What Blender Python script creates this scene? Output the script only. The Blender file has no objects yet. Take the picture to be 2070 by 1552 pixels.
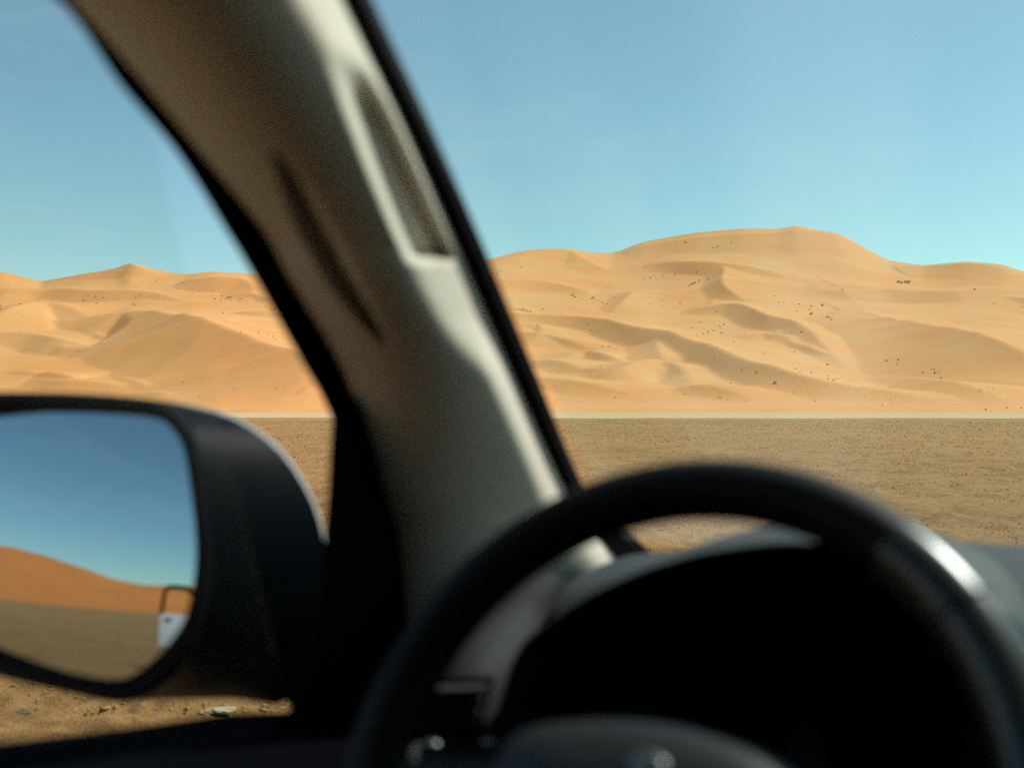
import bpy, bmesh, math, random
import numpy as np
from mathutils import Vector, Matrix

# ------------------------------------------------------------------ camera
F = 2012.0                      # focal length in photo pixels (35 mm lens on 36 mm wide sensor, 2070 px)
CX, CY = 1035.0, 776.0
HCAM = 1.35
PITCH = math.atan(50.0 / F)
PHI = math.radians(25.0)        # the car points 25 degrees to the right of the view
sc = bpy.context.scene
col = sc.collection
cd = bpy.data.cameras.new('camera'); cam = bpy.data.objects.new('camera', cd); col.objects.link(cam)
cam.location = (0, 0, HCAM); cam.rotation_euler = (math.pi / 2 + PITCH, 0, 0)
cd.sensor_width = 36.0; cd.sensor_fit = 'HORIZONTAL'; cd.lens = 36.0 * F / 2070.0
cd.clip_start = 0.02; cd.clip_end = 20000
cd.dof.use_dof = True; cd.dof.focus_distance = 400.0; cd.dof.aperture_fstop = 3.3
sc.camera = cam

# ------------------------------------------------------------------ sky, sun, exposure
SUN_AZ, SUN_EL = math.radians(66), math.radians(51)
w = bpy.data.worlds.new('World'); sc.world = w; w.use_nodes = True
nt = w.node_tree
sky = nt.nodes.new('ShaderNodeTexSky'); sky.sky_type = 'NISHITA'; sky.sun_disc = False
sky.sun_elevation = SUN_EL; sky.sun_rotation = SUN_AZ
sky.air_density = 1.0; sky.dust_density = 0.5; sky.ozone_density = 2.6; sky.altitude = 100
bg = nt.nodes['Background']; bg.inputs['Strength'].default_value = 0.126
tint = nt.nodes.new('ShaderNodeMix'); tint.data_type = 'RGBA'; tint.blend_type = 'MULTIPLY'
tint.inputs[0].default_value = 1.0; tint.inputs[7].default_value = (0.84, 1.0, 0.81, 1)
nt.links.new(sky.outputs[0], tint.inputs[6])
# thin, wide-spread cirrus
wtc = nt.nodes.new('ShaderNodeTexCoord'); wmp = nt.nodes.new('ShaderNodeMapping'); wmp.inputs['Scale'].default_value = (2.2, 2.2, 9.0); wmp.inputs['Location'].default_value = (0.6, 0.2, 0.5)
wno = nt.nodes.new('ShaderNodeTexNoise'); wno.inputs['Scale'].default_value = 1.6; wno.inputs['Detail'].default_value = 7; wno.inputs['Roughness'].default_value = 0.6; wno.inputs['Distortion'].default_value = 0.6
nt.links.new(wtc.outputs['Generated'], wmp.inputs[0]); nt.links.new(wmp.outputs[0], wno.inputs['Vector'])
wmr = nt.nodes.new('ShaderNodeMapRange'); wmr.inputs[1].default_value = 0.50; wmr.inputs[2].default_value = 0.78; wmr.inputs[4].default_value = 0.15
nt.links.new(wno.outputs[0], wmr.inputs[0])
wcl = nt.nodes.new('ShaderNodeMix'); wcl.data_type = 'RGBA'; wcl.inputs[7].default_value = (4.6, 4.9, 4.7, 1)
nt.links.new(wmr.outputs[0], wcl.inputs[0]); nt.links.new(tint.outputs[2], wcl.inputs[6]); nt.links.new(wcl.outputs[2], bg.inputs['Color'])
sd = bpy.data.lights.new('sun', 'SUN'); sun = bpy.data.objects.new('sun', sd); col.objects.link(sun)
sd.energy = 4.5; sd.angle = math.radians(0.53); sd.color = (1.0, 0.96, 0.89)
sdir = Vector((math.sin(SUN_AZ) * math.cos(SUN_EL), math.cos(SUN_AZ) * math.cos(SUN_EL), math.sin(SUN_EL)))
sun.rotation_euler = (-sdir).to_track_quat('-Z', 'Y').to_euler(); sun.location = (0, 0, 60)
sc.view_settings.view_transform = 'Standard'; sc.view_settings.look = 'None'
sc.view_settings.exposure = 0.3; sc.view_settings.gamma = 1.0; sc.view_settings.use_curve_mapping = False
sc.render.engine = 'CYCLES'
sc.cycles.use_denoising = False
sc.cycles.max_bounces = 10; sc.cycles.diffuse_bounces = 4; sc.cycles.glossy_bounces = 5
sc.cycles.transparent_max_bounces = 24; sc.cycles.sample_clamp_indirect = 4.0; sc.cycles.sample_clamp_direct = 4.0

random.seed(7); rng = np.random.default_rng(7)

# ------------------------------------------------------------------ helpers
def tag(o, label=None, cat=None, group=None, kind=None):
    if label: o['label'] = label
    if cat: o['category'] = cat
    if group: o['group'] = group
    if kind: o['kind'] = kind
    return o

def empty(name, loc=(0, 0, 0), rz=0.0, parent=None):
    o = bpy.data.objects.new(name, None); col.objects.link(o)
    o.location = loc; o.rotation_euler = (0, 0, rz); o.parent = parent; o.empty_display_size = 0.2
    return o

def mesh_obj(name, verts, faces, m, parent=None, smooth=True):
    me = bpy.data.meshes.new(name)
    me.from_pydata([tuple(map(float, v)) for v in verts], [], faces)
    if smooth: me.polygons.foreach_set('use_smooth', [True] * len(me.polygons))
    me.validate(); me.update()
    if m: me.materials.append(m)
    o = bpy.data.objects.new(name, me); col.objects.link(o); o.parent = parent
    return o

def grid_obj(name, X, Y, Z, m, wrap=False, keep=None, smooth=True):
    n, k = X.shape
    me = bpy.data.meshes.new(name)
    co = np.stack([X, Y, Z], -1).reshape(-1, 3).astype(np.float32)
    kk = k if wrap else k - 1
    i, j = np.meshgrid(np.arange(n - 1), np.arange(kk), indexing='ij')
    j2 = (j + 1) % k
    q = np.stack([i * k + j, i * k + j2, (i + 1) * k + j2, (i + 1) * k + j], -1).reshape(-1, 4)
    if keep is not None: q = q[keep.reshape(-1)]
    me.vertices.add(len(co)); me.vertices.foreach_set('co', co.ravel())
    me.loops.add(q.size); me.loops.foreach_set('vertex_index', q.ravel().astype(np.int32))
    me.polygons.add(len(q))
    me.polygons.foreach_set('loop_start', (np.arange(len(q)) * 4).astype(np.int32))
    me.polygons.foreach_set('loop_total', np.full(len(q), 4, np.int32))
    me.polygons.foreach_set('use_smooth', np.full(len(q), smooth))
    me.update(calc_edges=True)
    me.materials.append(m)
    o = bpy.data.objects.new(name, me); col.objects.link(o)
    return o

def bm_obj(name, bm, m, parent=None, smooth=True, bevel=0.0, seg=3):
    if bevel > 0:
        bmesh.ops.bevel(bm, geom=list(bm.edges), offset=bevel, segments=seg, affect='EDGES', profile=0.6)
    bmesh.ops.recalc_face_normals(bm, faces=bm.faces)
    me = bpy.data.meshes.new(name); bm.to_mesh(me); bm.free()
    if smooth: me.polygons.foreach_set('use_smooth', [True] * len(me.polygons))
    me.materials.append(m)
    o = bpy.data.objects.new(name, me); col.objects.link(o); o.parent = parent
    if smooth:
        try: me.set_sharp_from_angle(angle=math.radians(40))
        except Exception: pass
    return o

def hexa(name, p, m, parent=None, bevel=0.01):
    """p: 8 corners, bottom ring of four then top ring of four"""
    bm = bmesh.new(); v = [bm.verts.new(q) for q in p]
    for f in ((3, 2, 1, 0), (4, 5, 6, 7), (0, 1, 5, 4), (1, 2, 6, 5), (2, 3, 7, 6), (3, 0, 4, 7)):
        bm.faces.new([v[i] for i in f])
    return bm_obj(name, bm, m, parent, bevel=bevel)

def box(name, lo, hi, m, parent=None, bevel=0.01):
    (a, b, c), (d, e, f) = lo, hi
    return hexa(name, [(a, b, c), (d, b, c), (d, e, c), (a, e, c), (a, b, f), (d, b, f), (d, e, f), (a, e, f)], m, parent, bevel)

def prism(name, poly, axis, t0, t1, m, parent=None, bevel=0.0):
    """poly in the other two axes, extruded along axis 0/1/2 from t0 to t1"""
    def put(p, t):
        q = list(p); q.insert(axis, t); return q
    bm = bmesh.new()
    a = [bm.verts.new(put(p, t0)) for p in poly]; b = [bm.verts.new(put(p, t1)) for p in poly]
    n = len(poly)
    bm.faces.new(a); bm.faces.new(b[::-1])
    for i in range(n): bm.faces.new((a[i], b[i], b[(i + 1) % n], a[(i + 1) % n]))
    return bm_obj(name, bm, m, parent, bevel=bevel)

def loft(name, rings, m, parent=None, closed=True, cap0=True, cap1=True, smooth=True):
    n = len(rings[0]); V = [p for r in rings for p in r]; Fc = []
    for i in range(len(rings) - 1):
        for j in range(n if closed else n - 1):
            Fc.append((i * n + j, i * n + (j + 1) % n, (i + 1) * n + (j + 1) % n, (i + 1) * n + j))
    bm = bmesh.new(); vs = [bm.verts.new(v) for v in V]
    for f in Fc:
        try: bm.faces.new([vs[i] for i in f])
        except ValueError: pass
    if closed and cap0: bm.faces.new(vs[:n][::-1])
    if closed and cap1: bm.faces.new(vs[-n:])
    return bm_obj(name, bm, m, parent, smooth=smooth)

def sweep(name, path, rx, ry, m, parent=None, n=16, up=Vector((0, 0, 1)), closed=False):
    path = [Vector(p) for p in path]; N = len(path); rings = []
    for i, p in enumerate(path):
        if closed: t = path[(i + 1) % N] - path[i - 1]
        else: t = path[min(i + 1, N - 1)] - path[max(i - 1, 0)]
        t.normalize(); s = t.cross(up).normalized(); u = s.cross(t).normalized()
        a = rx[i] if hasattr(rx, '__len__') else rx; b = ry[i] if hasattr(ry, '__len__') else ry
        rings.append([p + s * (a * math.cos(2 * math.pi * k / n)) + u * (b * math.sin(2 * math.pi * k / n)) for k in range(n)])
    if closed:
        rings.append(rings[0])
        return loft(name, rings, m, parent, cap0=False, cap1=False)
    return loft(name, rings, m, parent)

def resample(pts, n):
    P = np.array(pts, float); d = np.r_[0, np.cumsum(np.linalg.norm(np.diff(P, axis=0), axis=1))]
    t = np.linspace(0, d[-1], n)
    return np.stack([np.interp(t, d, P[:, k]) for k in range(P.shape[1])], -1)

def spline(pts, n):
    """Catmull-Rom through the points, resampled to n"""
    P = np.array(pts, float); Q = np.vstack([2 * P[0] - P[1], P, 2 * P[-1] - P[-2]]); out = []
    for i in range(1, len(Q) - 2):
        for t in np.linspace(0, 1, 12, endpoint=False):
            a, b, c, d = Q[i - 1], Q[i], Q[i + 1], Q[i + 2]
            out.append(0.5 * (2 * b + (c - a) * t + (2 * a - 5 * b + 4 * c - d) * t * t + (3 * b - a - 3 * c + d) * t ** 3))
    out.append(P[-1])
    return resample(out, n)

def sstep(a, b, x):
    t = np.clip((x - a) / (b - a), 0, 1); return t * t * (3 - 2 * t)

# value noise
def _hash(ix, iy, s):
    n = (ix.astype(np.int64) * 374761393 + iy.astype(np.int64) * 668265263 + s * 1442695041) & 0xffffffff
    n = ((n ^ (n >> 13)) * 1274126177) & 0xffffffff
    n = ((n ^ (n >> 16)) * 2246822519) & 0xffffffff
    return ((n ^ (n >> 15)) & 0xffff) / 65535.0
def vnoise(x, y, s=0):
    ix, iy = np.floor(x), np.floor(y); fx, fy = x - ix, y - iy
    u = fx ** 3 * (fx * (fx * 6 - 15) + 10); v = fy ** 3 * (fy * (fy * 6 - 15) + 10)
    a, b = _hash(ix, iy, s), _hash(ix + 1, iy, s); c, d = _hash(ix, iy + 1, s), _hash(ix + 1, iy + 1, s)
    return (a * (1 - u) + b * u) * (1 - v) + (c * (1 - u) + d * u) * v - 0.5

# pixel of the photograph -> direction (camera-relative)
def wdir(px, py):
    a, b = (px - CX) / F, -(py - CY) / F
    return np.array([a, math.cos(PITCH) - b * math.sin(PITCH), math.sin(PITCH) + b * math.cos(PITCH)])
CAMC = np.array([-0.24, 0.05, HCAM])             # where the camera sits in the car's own frame
def ldir(px, py):
    x, y, z = wdir(px, py)
    return np.array([x * math.cos(PHI) - y * math.sin(PHI), x * math.sin(PHI) + y * math.cos(PHI), z])
def L(px, py, d): return CAMC + d * ldir(px, py)
def LX(px, py, x): r = ldir(px, py); return CAMC + r * (x - CAMC[0]) / r[0]
def LY(px, py, y): r = ldir(px, py); return CAMC + r * (y - CAMC[1]) / r[1]
def Lplane(px, py, p0, n):
    r = ldir(px, py); return CAMC + r * (np.dot(np.array(p0) - CAMC, n) / np.dot(r, n))

# ------------------------------------------------------------------ materials
def new_mat(name):
    m = bpy.data.materials.new(name); m.use_nodes = True
    return m, m.node_tree, m.node_tree.nodes['Principled BSDF']
def N(t, typ, **kw):
    n = t.nodes.new(typ)
    for k, v in kw.items(): setattr(n, k, v)
    return n
def plastic(name, c, rough=0.5, spec=0.5, var=0.25, bump=0.15, scale=400.0, coat=0.0, metal=0.0):
    m, t, b = new_mat(name)
    tc = N(t, 'ShaderNodeTexCoord')
    n1 = N(t, 'ShaderNodeTexNoise'); n1.inputs['Scale'].default_value = scale; n1.inputs['Detail'].default_value = 2
    n2 = N(t, 'ShaderNodeTexNoise'); n2.inputs['Scale'].default_value = 9.0; n2.inputs['Detail'].default_value = 4
    t.links.new(tc.outputs['Object'], n1.inputs['Vector']); t.links.new(tc.outputs['Object'], n2.inputs['Vector'])
    r = N(t, 'ShaderNodeMix', data_type='RGBA')
    r.inputs[6].default_value = (*[v * (1 - var) for v in c], 1); r.inputs[7].default_value = (*[min(1, v * (1 + var)) for v in c], 1)
    t.links.new(n2.outputs[0], r.inputs[0]); t.links.new(r.outputs[2], b.inputs['Base Color'])
    b.inputs['Roughness'].default_value = rough; b.inputs['Specular IOR Level'].default_value = spec
    b.inputs['Metallic'].default_value = metal; b.inputs['Coat Weight'].default_value = coat
    if bump > 0:
        bp = N(t, 'ShaderNodeBump'); bp.inputs['Strength'].default_value = bump; bp.inputs['Distance'].default_value = 0.001
        t.links.new(n1.outputs[0], bp.inputs['Height']); t.links.new(bp.outputs[0], b.inputs['Normal'])
    return m

M = {}
M['trim'] = plastic('pillar_trim_fabric', (0.60, 0.54, 0.44), 0.8, 0.15, 0.1, 0.2, 900)
M['headliner'] = plastic('headliner_fabric', (0.25, 0.235, 0.20), 0.95, 0.1, 0.1, 0.2, 900)
M['black'] = plastic('black_rubber', (0.0035, 0.0035, 0.004), 0.7, 0.03, 0.2)
M['dash'] = plastic('charcoal_dash_plastic', (0.030, 0.033, 0.036), 0.6, 0.3, 0.15, 0.25, 600)
M['grey'] = plastic('grey_dash_plastic', (0.026, 0.026, 0.025), 0.65, 0.1, 0.1)
M['leather'] = plastic('black_leather', (0.005, 0.0046, 0.005), 0.5, 0.14, 0.2, 0.3, 700)
M['lacquer'] = plastic('glossy_black_grip', (0.035, 0.037, 0.037), 0.24, 0.5, 0.1, 0.0)
M['pad'] = plastic('airbag_cover_plastic', (0.02, 0.021, 0.023), 0.5, 0.35, 0.1, 0.2)
M['chrome'] = plastic('satin_chrome', (0.22, 0.23, 0.24), 0.45, 0.5, 0.03, 0.0, metal=1.0)
M['housing'] = plastic('dark_mirror_paint', (0.0015, 0.004, 0.0055), 0.5, 0.04, 0.1, 0.0, 300)
M['bezel'] = plastic('mirror_bezel_plastic', (0.003, 0.003, 0.0035), 0.6, 0.04, 0.1)
M['paint'] = plastic('white_car_paint', (0.74, 0.75, 0.75), 0.3, 0.5, 0.03, 0.0, coat=0.5)
M['door_in'] = plastic('dark_door_trim', (0.0025, 0.003, 0.005), 0.7, 0.03, 0.15)
M['slat'] = plastic('vent_slat_plastic', (0.05, 0.05, 0.05), 0.6, 0.08, 0.1)
M['cap'] = plastic('cap_highlight_grey', (0.30, 0.33, 0.33), 0.4, 0.3, 0.05, 0.0)  # light grey standing in for the sunlit edge of the mirror housing
M['tyre'] = plastic('tyre_rubber', (0.02, 0.02, 0.02), 0.85, 0.2, 0.3)
M['rim'] = plastic('alloy_rim', (0.5, 0.5, 0.5), 0.35, 0.5, 0.05, 0.0, metal=1.0)
M['seat'] = plastic('grey_seat_fabric', (0.06, 0.055, 0.05), 0.95, 0.1, 0.2, 0.4, 300)
M['lens'] = plastic('lamp_lens', (0.6, 0.6, 0.6), 0.1, 0.7, 0.05, 0.0, coat=1.0)

def glass_mat(name, tintc, dust, streak):
    m = bpy.data.materials.new(name); m.use_nodes = True; t = m.node_tree
    t.nodes.remove(t.nodes['Principled BSDF']); out = t.nodes['Material Output']
    tr = N(t, 'ShaderNodeBsdfTransparent'); tr.inputs[0].default_value = (*tintc, 1)
    gl = N(t, 'ShaderNodeBsdfGlossy'); gl.inputs['Roughness'].default_value = 0.25
    lw = N(t, 'ShaderNodeLayerWeight'); lw.inputs[0].default_value = 0.5
    pw = N(t, 'ShaderNodeMath', operation='POWER'); pw.inputs[1].default_value = 5.0; t.links.new(lw.outputs['Facing'], pw.inputs[0])
    fr = N(t, 'ShaderNodeMapRange'); fr.inputs[3].default_value = 0.02; fr.inputs[4].default_value = 0.5; t.links.new(pw.outputs[0], fr.inputs[0])
    m1 = N(t, 'ShaderNodeMixShader'); t.links.new(fr.outputs[0], m1.inputs[0])
    t.links.new(tr.outputs[0], m1.inputs[1]); t.links.new(gl.outputs[0], m1.inputs[2])
    df = N(t, 'ShaderNodeBsdfTranslucent'); df.inputs[0].default_value = (0.75, 0.74, 0.70, 1)
    tc = N(t, 'ShaderNodeTexCoord'); mp = N(t, 'ShaderNodeMapping'); mp.inputs['Scale'].default_value = streak
    no = N(t, 'ShaderNodeTexNoise'); no.inputs['Scale'].default_value = 1.0; no.inputs['Detail'].default_value = 3
    t.links.new(tc.outputs['Object'], mp.inputs[0]); t.links.new(mp.outputs[0], no.inputs['Vector'])
    mr = N(t, 'ShaderNodeMapRange'); mr.inputs[1].default_value = 0.42; mr.inputs[2].default_value = 0.62
    mr.inputs[3].default_value = dust * 0.25; mr.inputs[4].default_value = dust
    t.links.new(no.outputs[0], mr.inputs[0])
    m2 = N(t, 'ShaderNodeMixShader'); t.links.new(mr.outputs[0], m2.inputs[0])
    t.links.new(m1.outputs[0], m2.inputs[1]); t.links.new(df.outputs[0], m2.inputs[2])
    t.links.new(m2.outputs[0], out.inputs['Surface'])
    return m
M['windshield'] = glass_mat('dusty_windshield_glass', (0.94, 0.985, 0.96), 0.022, (7.0, 1.2, 1.2))
M['window'] = glass_mat('dusty_window_glass', (0.96, 0.985, 0.97), 0.006, (3.0, 3.0, 5.0))
M['dark_window'] = glass_mat('tinted_window_glass', (0.35, 0.38, 0.37), 0.02, (3, 3, 5))

m, t, b = new_mat('mirror_silver')
b.inputs['Base Color'].default_value = (0.42, 0.49, 0.57, 1); b.inputs['Metallic'].default_value = 1.0
b.inputs['Roughness'].default_value = 0.0
M['mirror'] = m

def sand_mat(name, ca, cb, cc, k=1.0):
    m, t, b = new_mat(name)
    tc = N(t, 'ShaderNodeTexCoord')
    mp = N(t, 'ShaderNodeMapping'); mp.inputs['Scale'].default_value = (0.006 * k, 0.011 * k, 0.02 * k)
    t.links.new(tc.outputs['Object'], mp.inputs[0])
    n1 = N(t, 'ShaderNodeTexNoise'); n1.inputs['Scale'].default_value = 1.0; n1.inputs['Detail'].default_value = 5; n1.inputs['Distortion'].default_value = 0.8
    n2 = N(t, 'ShaderNodeTexNoise'); n2.inputs['Scale'].default_value = 2.4; n2.inputs['Detail'].default_value = 6; n2.inputs['Distortion'].default_value = 1.2
    n3 = N(t, 'ShaderNodeTexNoise'); n3.inputs['Scale'].default_value = 0.6; n3.inputs['Detail'].default_value = 6
    t.links.new(mp.outputs[0], n1.inputs['Vector']); t.links.new(mp.outputs[0], n2.inputs['Vector']); t.links.new(tc.outputs['Object'], n3.inputs['Vector'])
    r1 = N(t, 'ShaderNodeMapRange'); r1.inputs[1].default_value = 0.40; r1.inputs[2].default_value = 0.62; t.links.new(n1.outputs[0], r1.inputs[0])
    r2 = N(t, 'ShaderNodeMapRange'); r2.inputs[1].default_value = 0.52; r2.inputs[2].default_value = 0.74; r2.inputs[4].default_value = 0.65; t.links.new(n2.outputs[0], r2.inputs[0])
    x1 = N(t, 'ShaderNodeMix', data_type='RGBA'); x1.inputs[6].default_value = (*ca, 1); x1.inputs[7].default_value = (*cb, 1); t.links.new(r1.outputs[0], x1.inputs[0])
    x2 = N(t, 'ShaderNodeMix', data_type='RGBA'); x2.inputs[7].default_value = (*cc, 1); t.links.new(r2.outputs[0], x2.inputs[0]); t.links.new(x1.outputs[2], x2.inputs[6])
    hv = N(t, 'ShaderNodeHueSaturation'); t.links.new(x2.outputs[2], hv.inputs['Color'])
    r3 = N(t, 'ShaderNodeMapRange'); r3.inputs[1].default_value = 0.3; r3.inputs[2].default_value = 0.7; r3.inputs[3].default_value = 0.93; r3.inputs[4].default_value = 1.07
    t.links.new(n3.outputs[0], r3.inputs[0]); t.links.new(r3.outputs[0], hv.inputs['Value'])
    t.links.new(hv.outputs[0], b.inputs['Base Color'])
    b.inputs['Roughness'].default_value = 0.9; b.inputs['Specular IOR Level'].default_value = 0.15
    n4 = N(t, 'ShaderNodeTexNoise'); n4.inputs['Scale'].default_value = 0.09; n4.inputs['Detail'].default_value = 5
    t.links.new(tc.outputs['Object'], n4.inputs['Vector'])
    bp = N(t, 'ShaderNodeBump'); bp.inputs['Strength'].default_value = 0.2; bp.inputs['Distance'].default_value = 0.3
    t.links.new(n4.outputs[0], bp.inputs['Height']); t.links.new(bp.outputs[0], b.inputs['Normal'])
    return m
M['sand'] = sand_mat('dune_sand', (0.585, 0.267, 0.083), (0.575, 0.290, 0.104), (0.555, 0.335, 0.145))
M['sand_rear'] = sand_mat('orange_dune_sand', (0.58, 0.185, 0.040), (0.58, 0.195, 0.044), (0.58, 0.21, 0.052))

m, t, b = new_mat('crusted_gravel')
tc = N(t, 'ShaderNodeTexCoord')
def noise(scale, detail=4, rough=0.6):
    n = N(t, 'ShaderNodeTexNoise'); n.inputs['Scale'].default_value = scale; n.inputs['Detail'].default_value = detail
    n.inputs['Roughness'].default_value = rough; t.links.new(tc.outputs['Object'], n.inputs['Vector']); return n
ga, gb, gc, gd = noise(0.07, 6, 0.7), noise(0.6, 9, 0.82), noise(5, 7, 0.8), noise(40, 4, 0.7)
x1 = N(t, 'ShaderNodeMix', data_type='RGBA'); x1.inputs[6].default_value = (0.305, 0.155, 0.050, 1); x1.inputs[7].default_value = (0.365, 0.205, 0.079, 1)
r = N(t, 'ShaderNodeMapRange'); r.inputs[1].default_value = 0.35; r.inputs[2].default_value = 0.65; t.links.new(ga.outputs[0], r.inputs[0]); t.links.new(r.outputs[0], x1.inputs[0])
x2 = N(t, 'ShaderNodeMix', data_type='RGBA'); x2.inputs[7].default_value = (0.17, 0.092, 0.034, 1)
r = N(t, 'ShaderNodeMapRange'); r.inputs[1].default_value = 0.50; r.inputs[2].default_value = 0.62; r.inputs[4].default_value = 0.7
t.links.new(gb.outputs[0], r.inputs[0]); t.links.new(r.outputs[0], x2.inputs[0]); t.links.new(x1.outputs[2], x2.inputs[6])
x3 = N(t, 'ShaderNodeMix', data_type='RGBA'); x3.inputs[7].default_value = (0.43, 0.265, 0.11, 1)
r = N(t, 'ShaderNodeMapRange'); r.inputs[1].default_value = 0.50; r.inputs[2].default_value = 0.66; r.inputs[4].default_value = 0.8
t.links.new(gc.outputs[0], r.inputs[0]); t.links.new(r.outputs[0], x3.inputs[0]); t.links.new(x2.outputs[2], x3.inputs[6])
x4 = N(t, 'ShaderNodeMix', data_type='RGBA'); x4.inputs[7].default_value = (0.12, 0.07, 0.03, 1)
r = N(t, 'ShaderNodeMapRange'); r.inputs[1].default_value = 0.54; r.inputs[2].default_value = 0.68; r.inputs[4].default_value = 0.55
t.links.new(gd.outputs[0], r.inputs[0]); t.links.new(r.outputs[0], x4.inputs[0]); t.links.new(x3.outputs[2], x4.inputs[6])
t.links.new(x4.outputs[2], b.inputs['Base Color']); b.inputs['Roughness'].default_value = 0.95; b.inputs['Specular IOR Level'].default_value = 0.1
bp = N(t, 'ShaderNodeBump'); bp.inputs['Strength'].default_value = 0.8; bp.inputs['Distance'].default_value = 0.05
t.links.new(gc.outputs[0], bp.inputs['Height'])
bp2 = N(t, 'ShaderNodeBump'); bp2.inputs['Strength'].default_value = 0.6; bp2.inputs['Distance'].default_value = 0.012
t.links.new(gd.outputs[0], bp2.inputs['Height']); t.links.new(bp.outputs[0], bp2.inputs['Normal']); t.links.new(bp2.outputs[0], b.inputs['Normal'])
M['plain'] = m
M['clod'] = plastic('dry_clod', (0.33, 0.195, 0.075), 0.95, 0.1, 0.3, 0.6, 60)
M['clod_pale'] = plastic('pale_crust', (0.38, 0.30, 0.19), 0.95, 0.1, 0.3, 0.6, 60)
M['clod_dark'] = plastic('dark_clod', (0.12, 0.085, 0.055), 0.95, 0.1, 0.4, 0.6, 60)
M['pale_sand'] = plastic('pale_salt_sand', (0.46, 0.34, 0.185), 0.95, 0.1, 0.25, 0.0)
M['shrub'] = plastic('dry_shrub_leaf', (0.075, 0.070, 0.030), 0.9, 0.1, 0.5, 0.0)
M['wood'] = plastic('dry_shrub_wood', (0.09, 0.065, 0.04), 0.9, 0.1, 0.4, 0.0)

# ------------------------------------------------------------------ the gravel plain
th_f = np.arange(-0.60, 0.60, 0.0023)
th_c = np.linspace(0.60, 2 * math.pi - 0.60, 130)
TH = np.r_[th_f, th_c[:-1]]
RR = np.r_[[0.02, 0.7, 1.4, 2.1, 2.8], 3.2 * 1.0062 ** np.arange(0, 510)]
RR = np.r_[RR, RR[-1] * 1.03 ** np.arange(1, 45)]; RR = np.r_[RR, RR[-1] * 1.14 ** np.arange(1, 30)]
R2, T2 = np.meshgrid(RR, TH, indexing='ij')
PX, PY = R2 * np.sin(T2), R2 * np.cos(T2)
cell = np.where((T2 < 0.6), np.maximum(R2 * 0.0062, 0.012), 0.25)
PZ = np.zeros_like(PX)
for s, (wl, am) in enumerate(((5.0, 0.030), (1.9, 0.035), (0.85, 0.045), (0.42, 0.055), (0.20, 0.045), (0.10, 0.030), (0.048, 0.016))):
    att = sstep(1.1, 2.8, wl / cell); ca, sa = math.cos(0.7 * s + 0.4), math.sin(0.7 * s + 0.4)
    n = vnoise((PX * ca - PY * sa) / wl + 17.3 * s, (PX * sa + PY * ca) / wl + 5.1 * s, s)
    PZ += am * att * (n + 0.9 * np.maximum(n - 0.08, 0) if wl < 1 else n)
PZ *= np.clip((R2 - 0.6) / 2.5, 0, 1)
PZ -= PZ.mean()
PZ *= sstep(130, 95, R2)
plain = grid_obj('plain', PX, PY, PZ, M['plain'], wrap=True); tag(plain, kind='structure')

# pale strip of salty sand along the foot of the dunes
xs = np.linspace(-1500, 1500, 1500); rows = np.linspace(0, 1, 14)
edge = 140 + 18 * vnoise(xs / 45, xs * 0, 5) + 10 * vnoise(xs / 13, xs * 0, 6) + 6 * vnoise(xs / 4, xs * 0, 8)
Yp = edge[None, :] * (1 - rows[:, None]) + 335 * rows[:, None]; Xp = np.repeat(xs[None, :], 14, 0)
Zp = 0.03 + 0.25 * rows[:, None] * (0.6 + vnoise(Xp / 60, Yp / 60, 7))
pale = grid_obj('pale_sand_strip', Xp, Yp, Zp, M['pale_sand']); tag(pale, kind='structure')

# ------------------------------------------------------------------ the dunes ahead
HOR = CY + F * math.tan(PITCH)            # horizon row
Y0 = 300.0
SKY = [(-900, 600), (-500, 560), (-250, 530), (0, 548), (80, 568), (170, 552), (235, 545), (260, 537), (300, 546), (370, 553), (430, 549), (520, 555), (650, 552),
       (800, 556), (975, 530), (1050, 515), (1160, 506), (1190, 510), (1240, 510), (1300, 490), (1410, 472), (1500, 465), (1575, 467), (1612, 461), (1655, 469), (1700, 476),
       (1730, 492), (1800, 527), (1870, 538), (1960, 533), (2030, 538), (2070, 548), (2300, 590), (2700, 600), (3200, 620)]
su, sv = np.array(SKY, float).T
sst = (HOR - sv) / F
uu = np.linspace(-900, 3200, 2051); tt = np.interp(uu, su, sst)
kern = np.exp(-0.5 * (np.arange(-160, 161) / 60.0) ** 2); kern /= kern.sum()
tsm = np.convolve(np.pad(tt, 160, 'edge'), kern, 'valid')
k2 = np.exp(-0.5 * (np.arange(-6, 7) / 2.4) ** 2); k2 /= k2.sum(); tt = np.convolve(np.pad(tt, 6, 'edge'), k2, 'valid')
gx = np.arange(-760, 760.1, 1.7); gy = np.arange(255, 1180, 1.7)
GX, GY = np.meshgrid(gx, gy, indexing='xy')
U = CX + F * GX / GY
Y1 = 760 + 190 * sstep(700, 1350, U) - 90 * sstep(1750, 2100, U)
FT = Y0 - 12 + 26 * vnoise(GX / 60, GX * 0 + 3, 51) + 9 * vnoise(GX / 17, GX * 0 + 3, 52)
Q = (GY - FT) / (Y1 - FT)
T = np.interp(U, uu, tsm) + (np.interp(U, uu, tt) - np.interp(U, uu, tsm)) * sstep(0.80, 0.99, Q)
g = np.clip(Q, 0, 1)
Zc = HCAM + Y1 * T                         # height at the skyline
Z = np.where(Q <= 1, (HCAM + GY * T) * (0.35 * g + 0.65 * g ** 1.15), Zc * (1 - 0.9 * sstep(0, 0.55, Q - 1)) )
Z = np.where(Q < 0, -0.5 + Q * 4, Z - 0.4 * (1 - sstep(0, 0.03, Q)))
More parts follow.
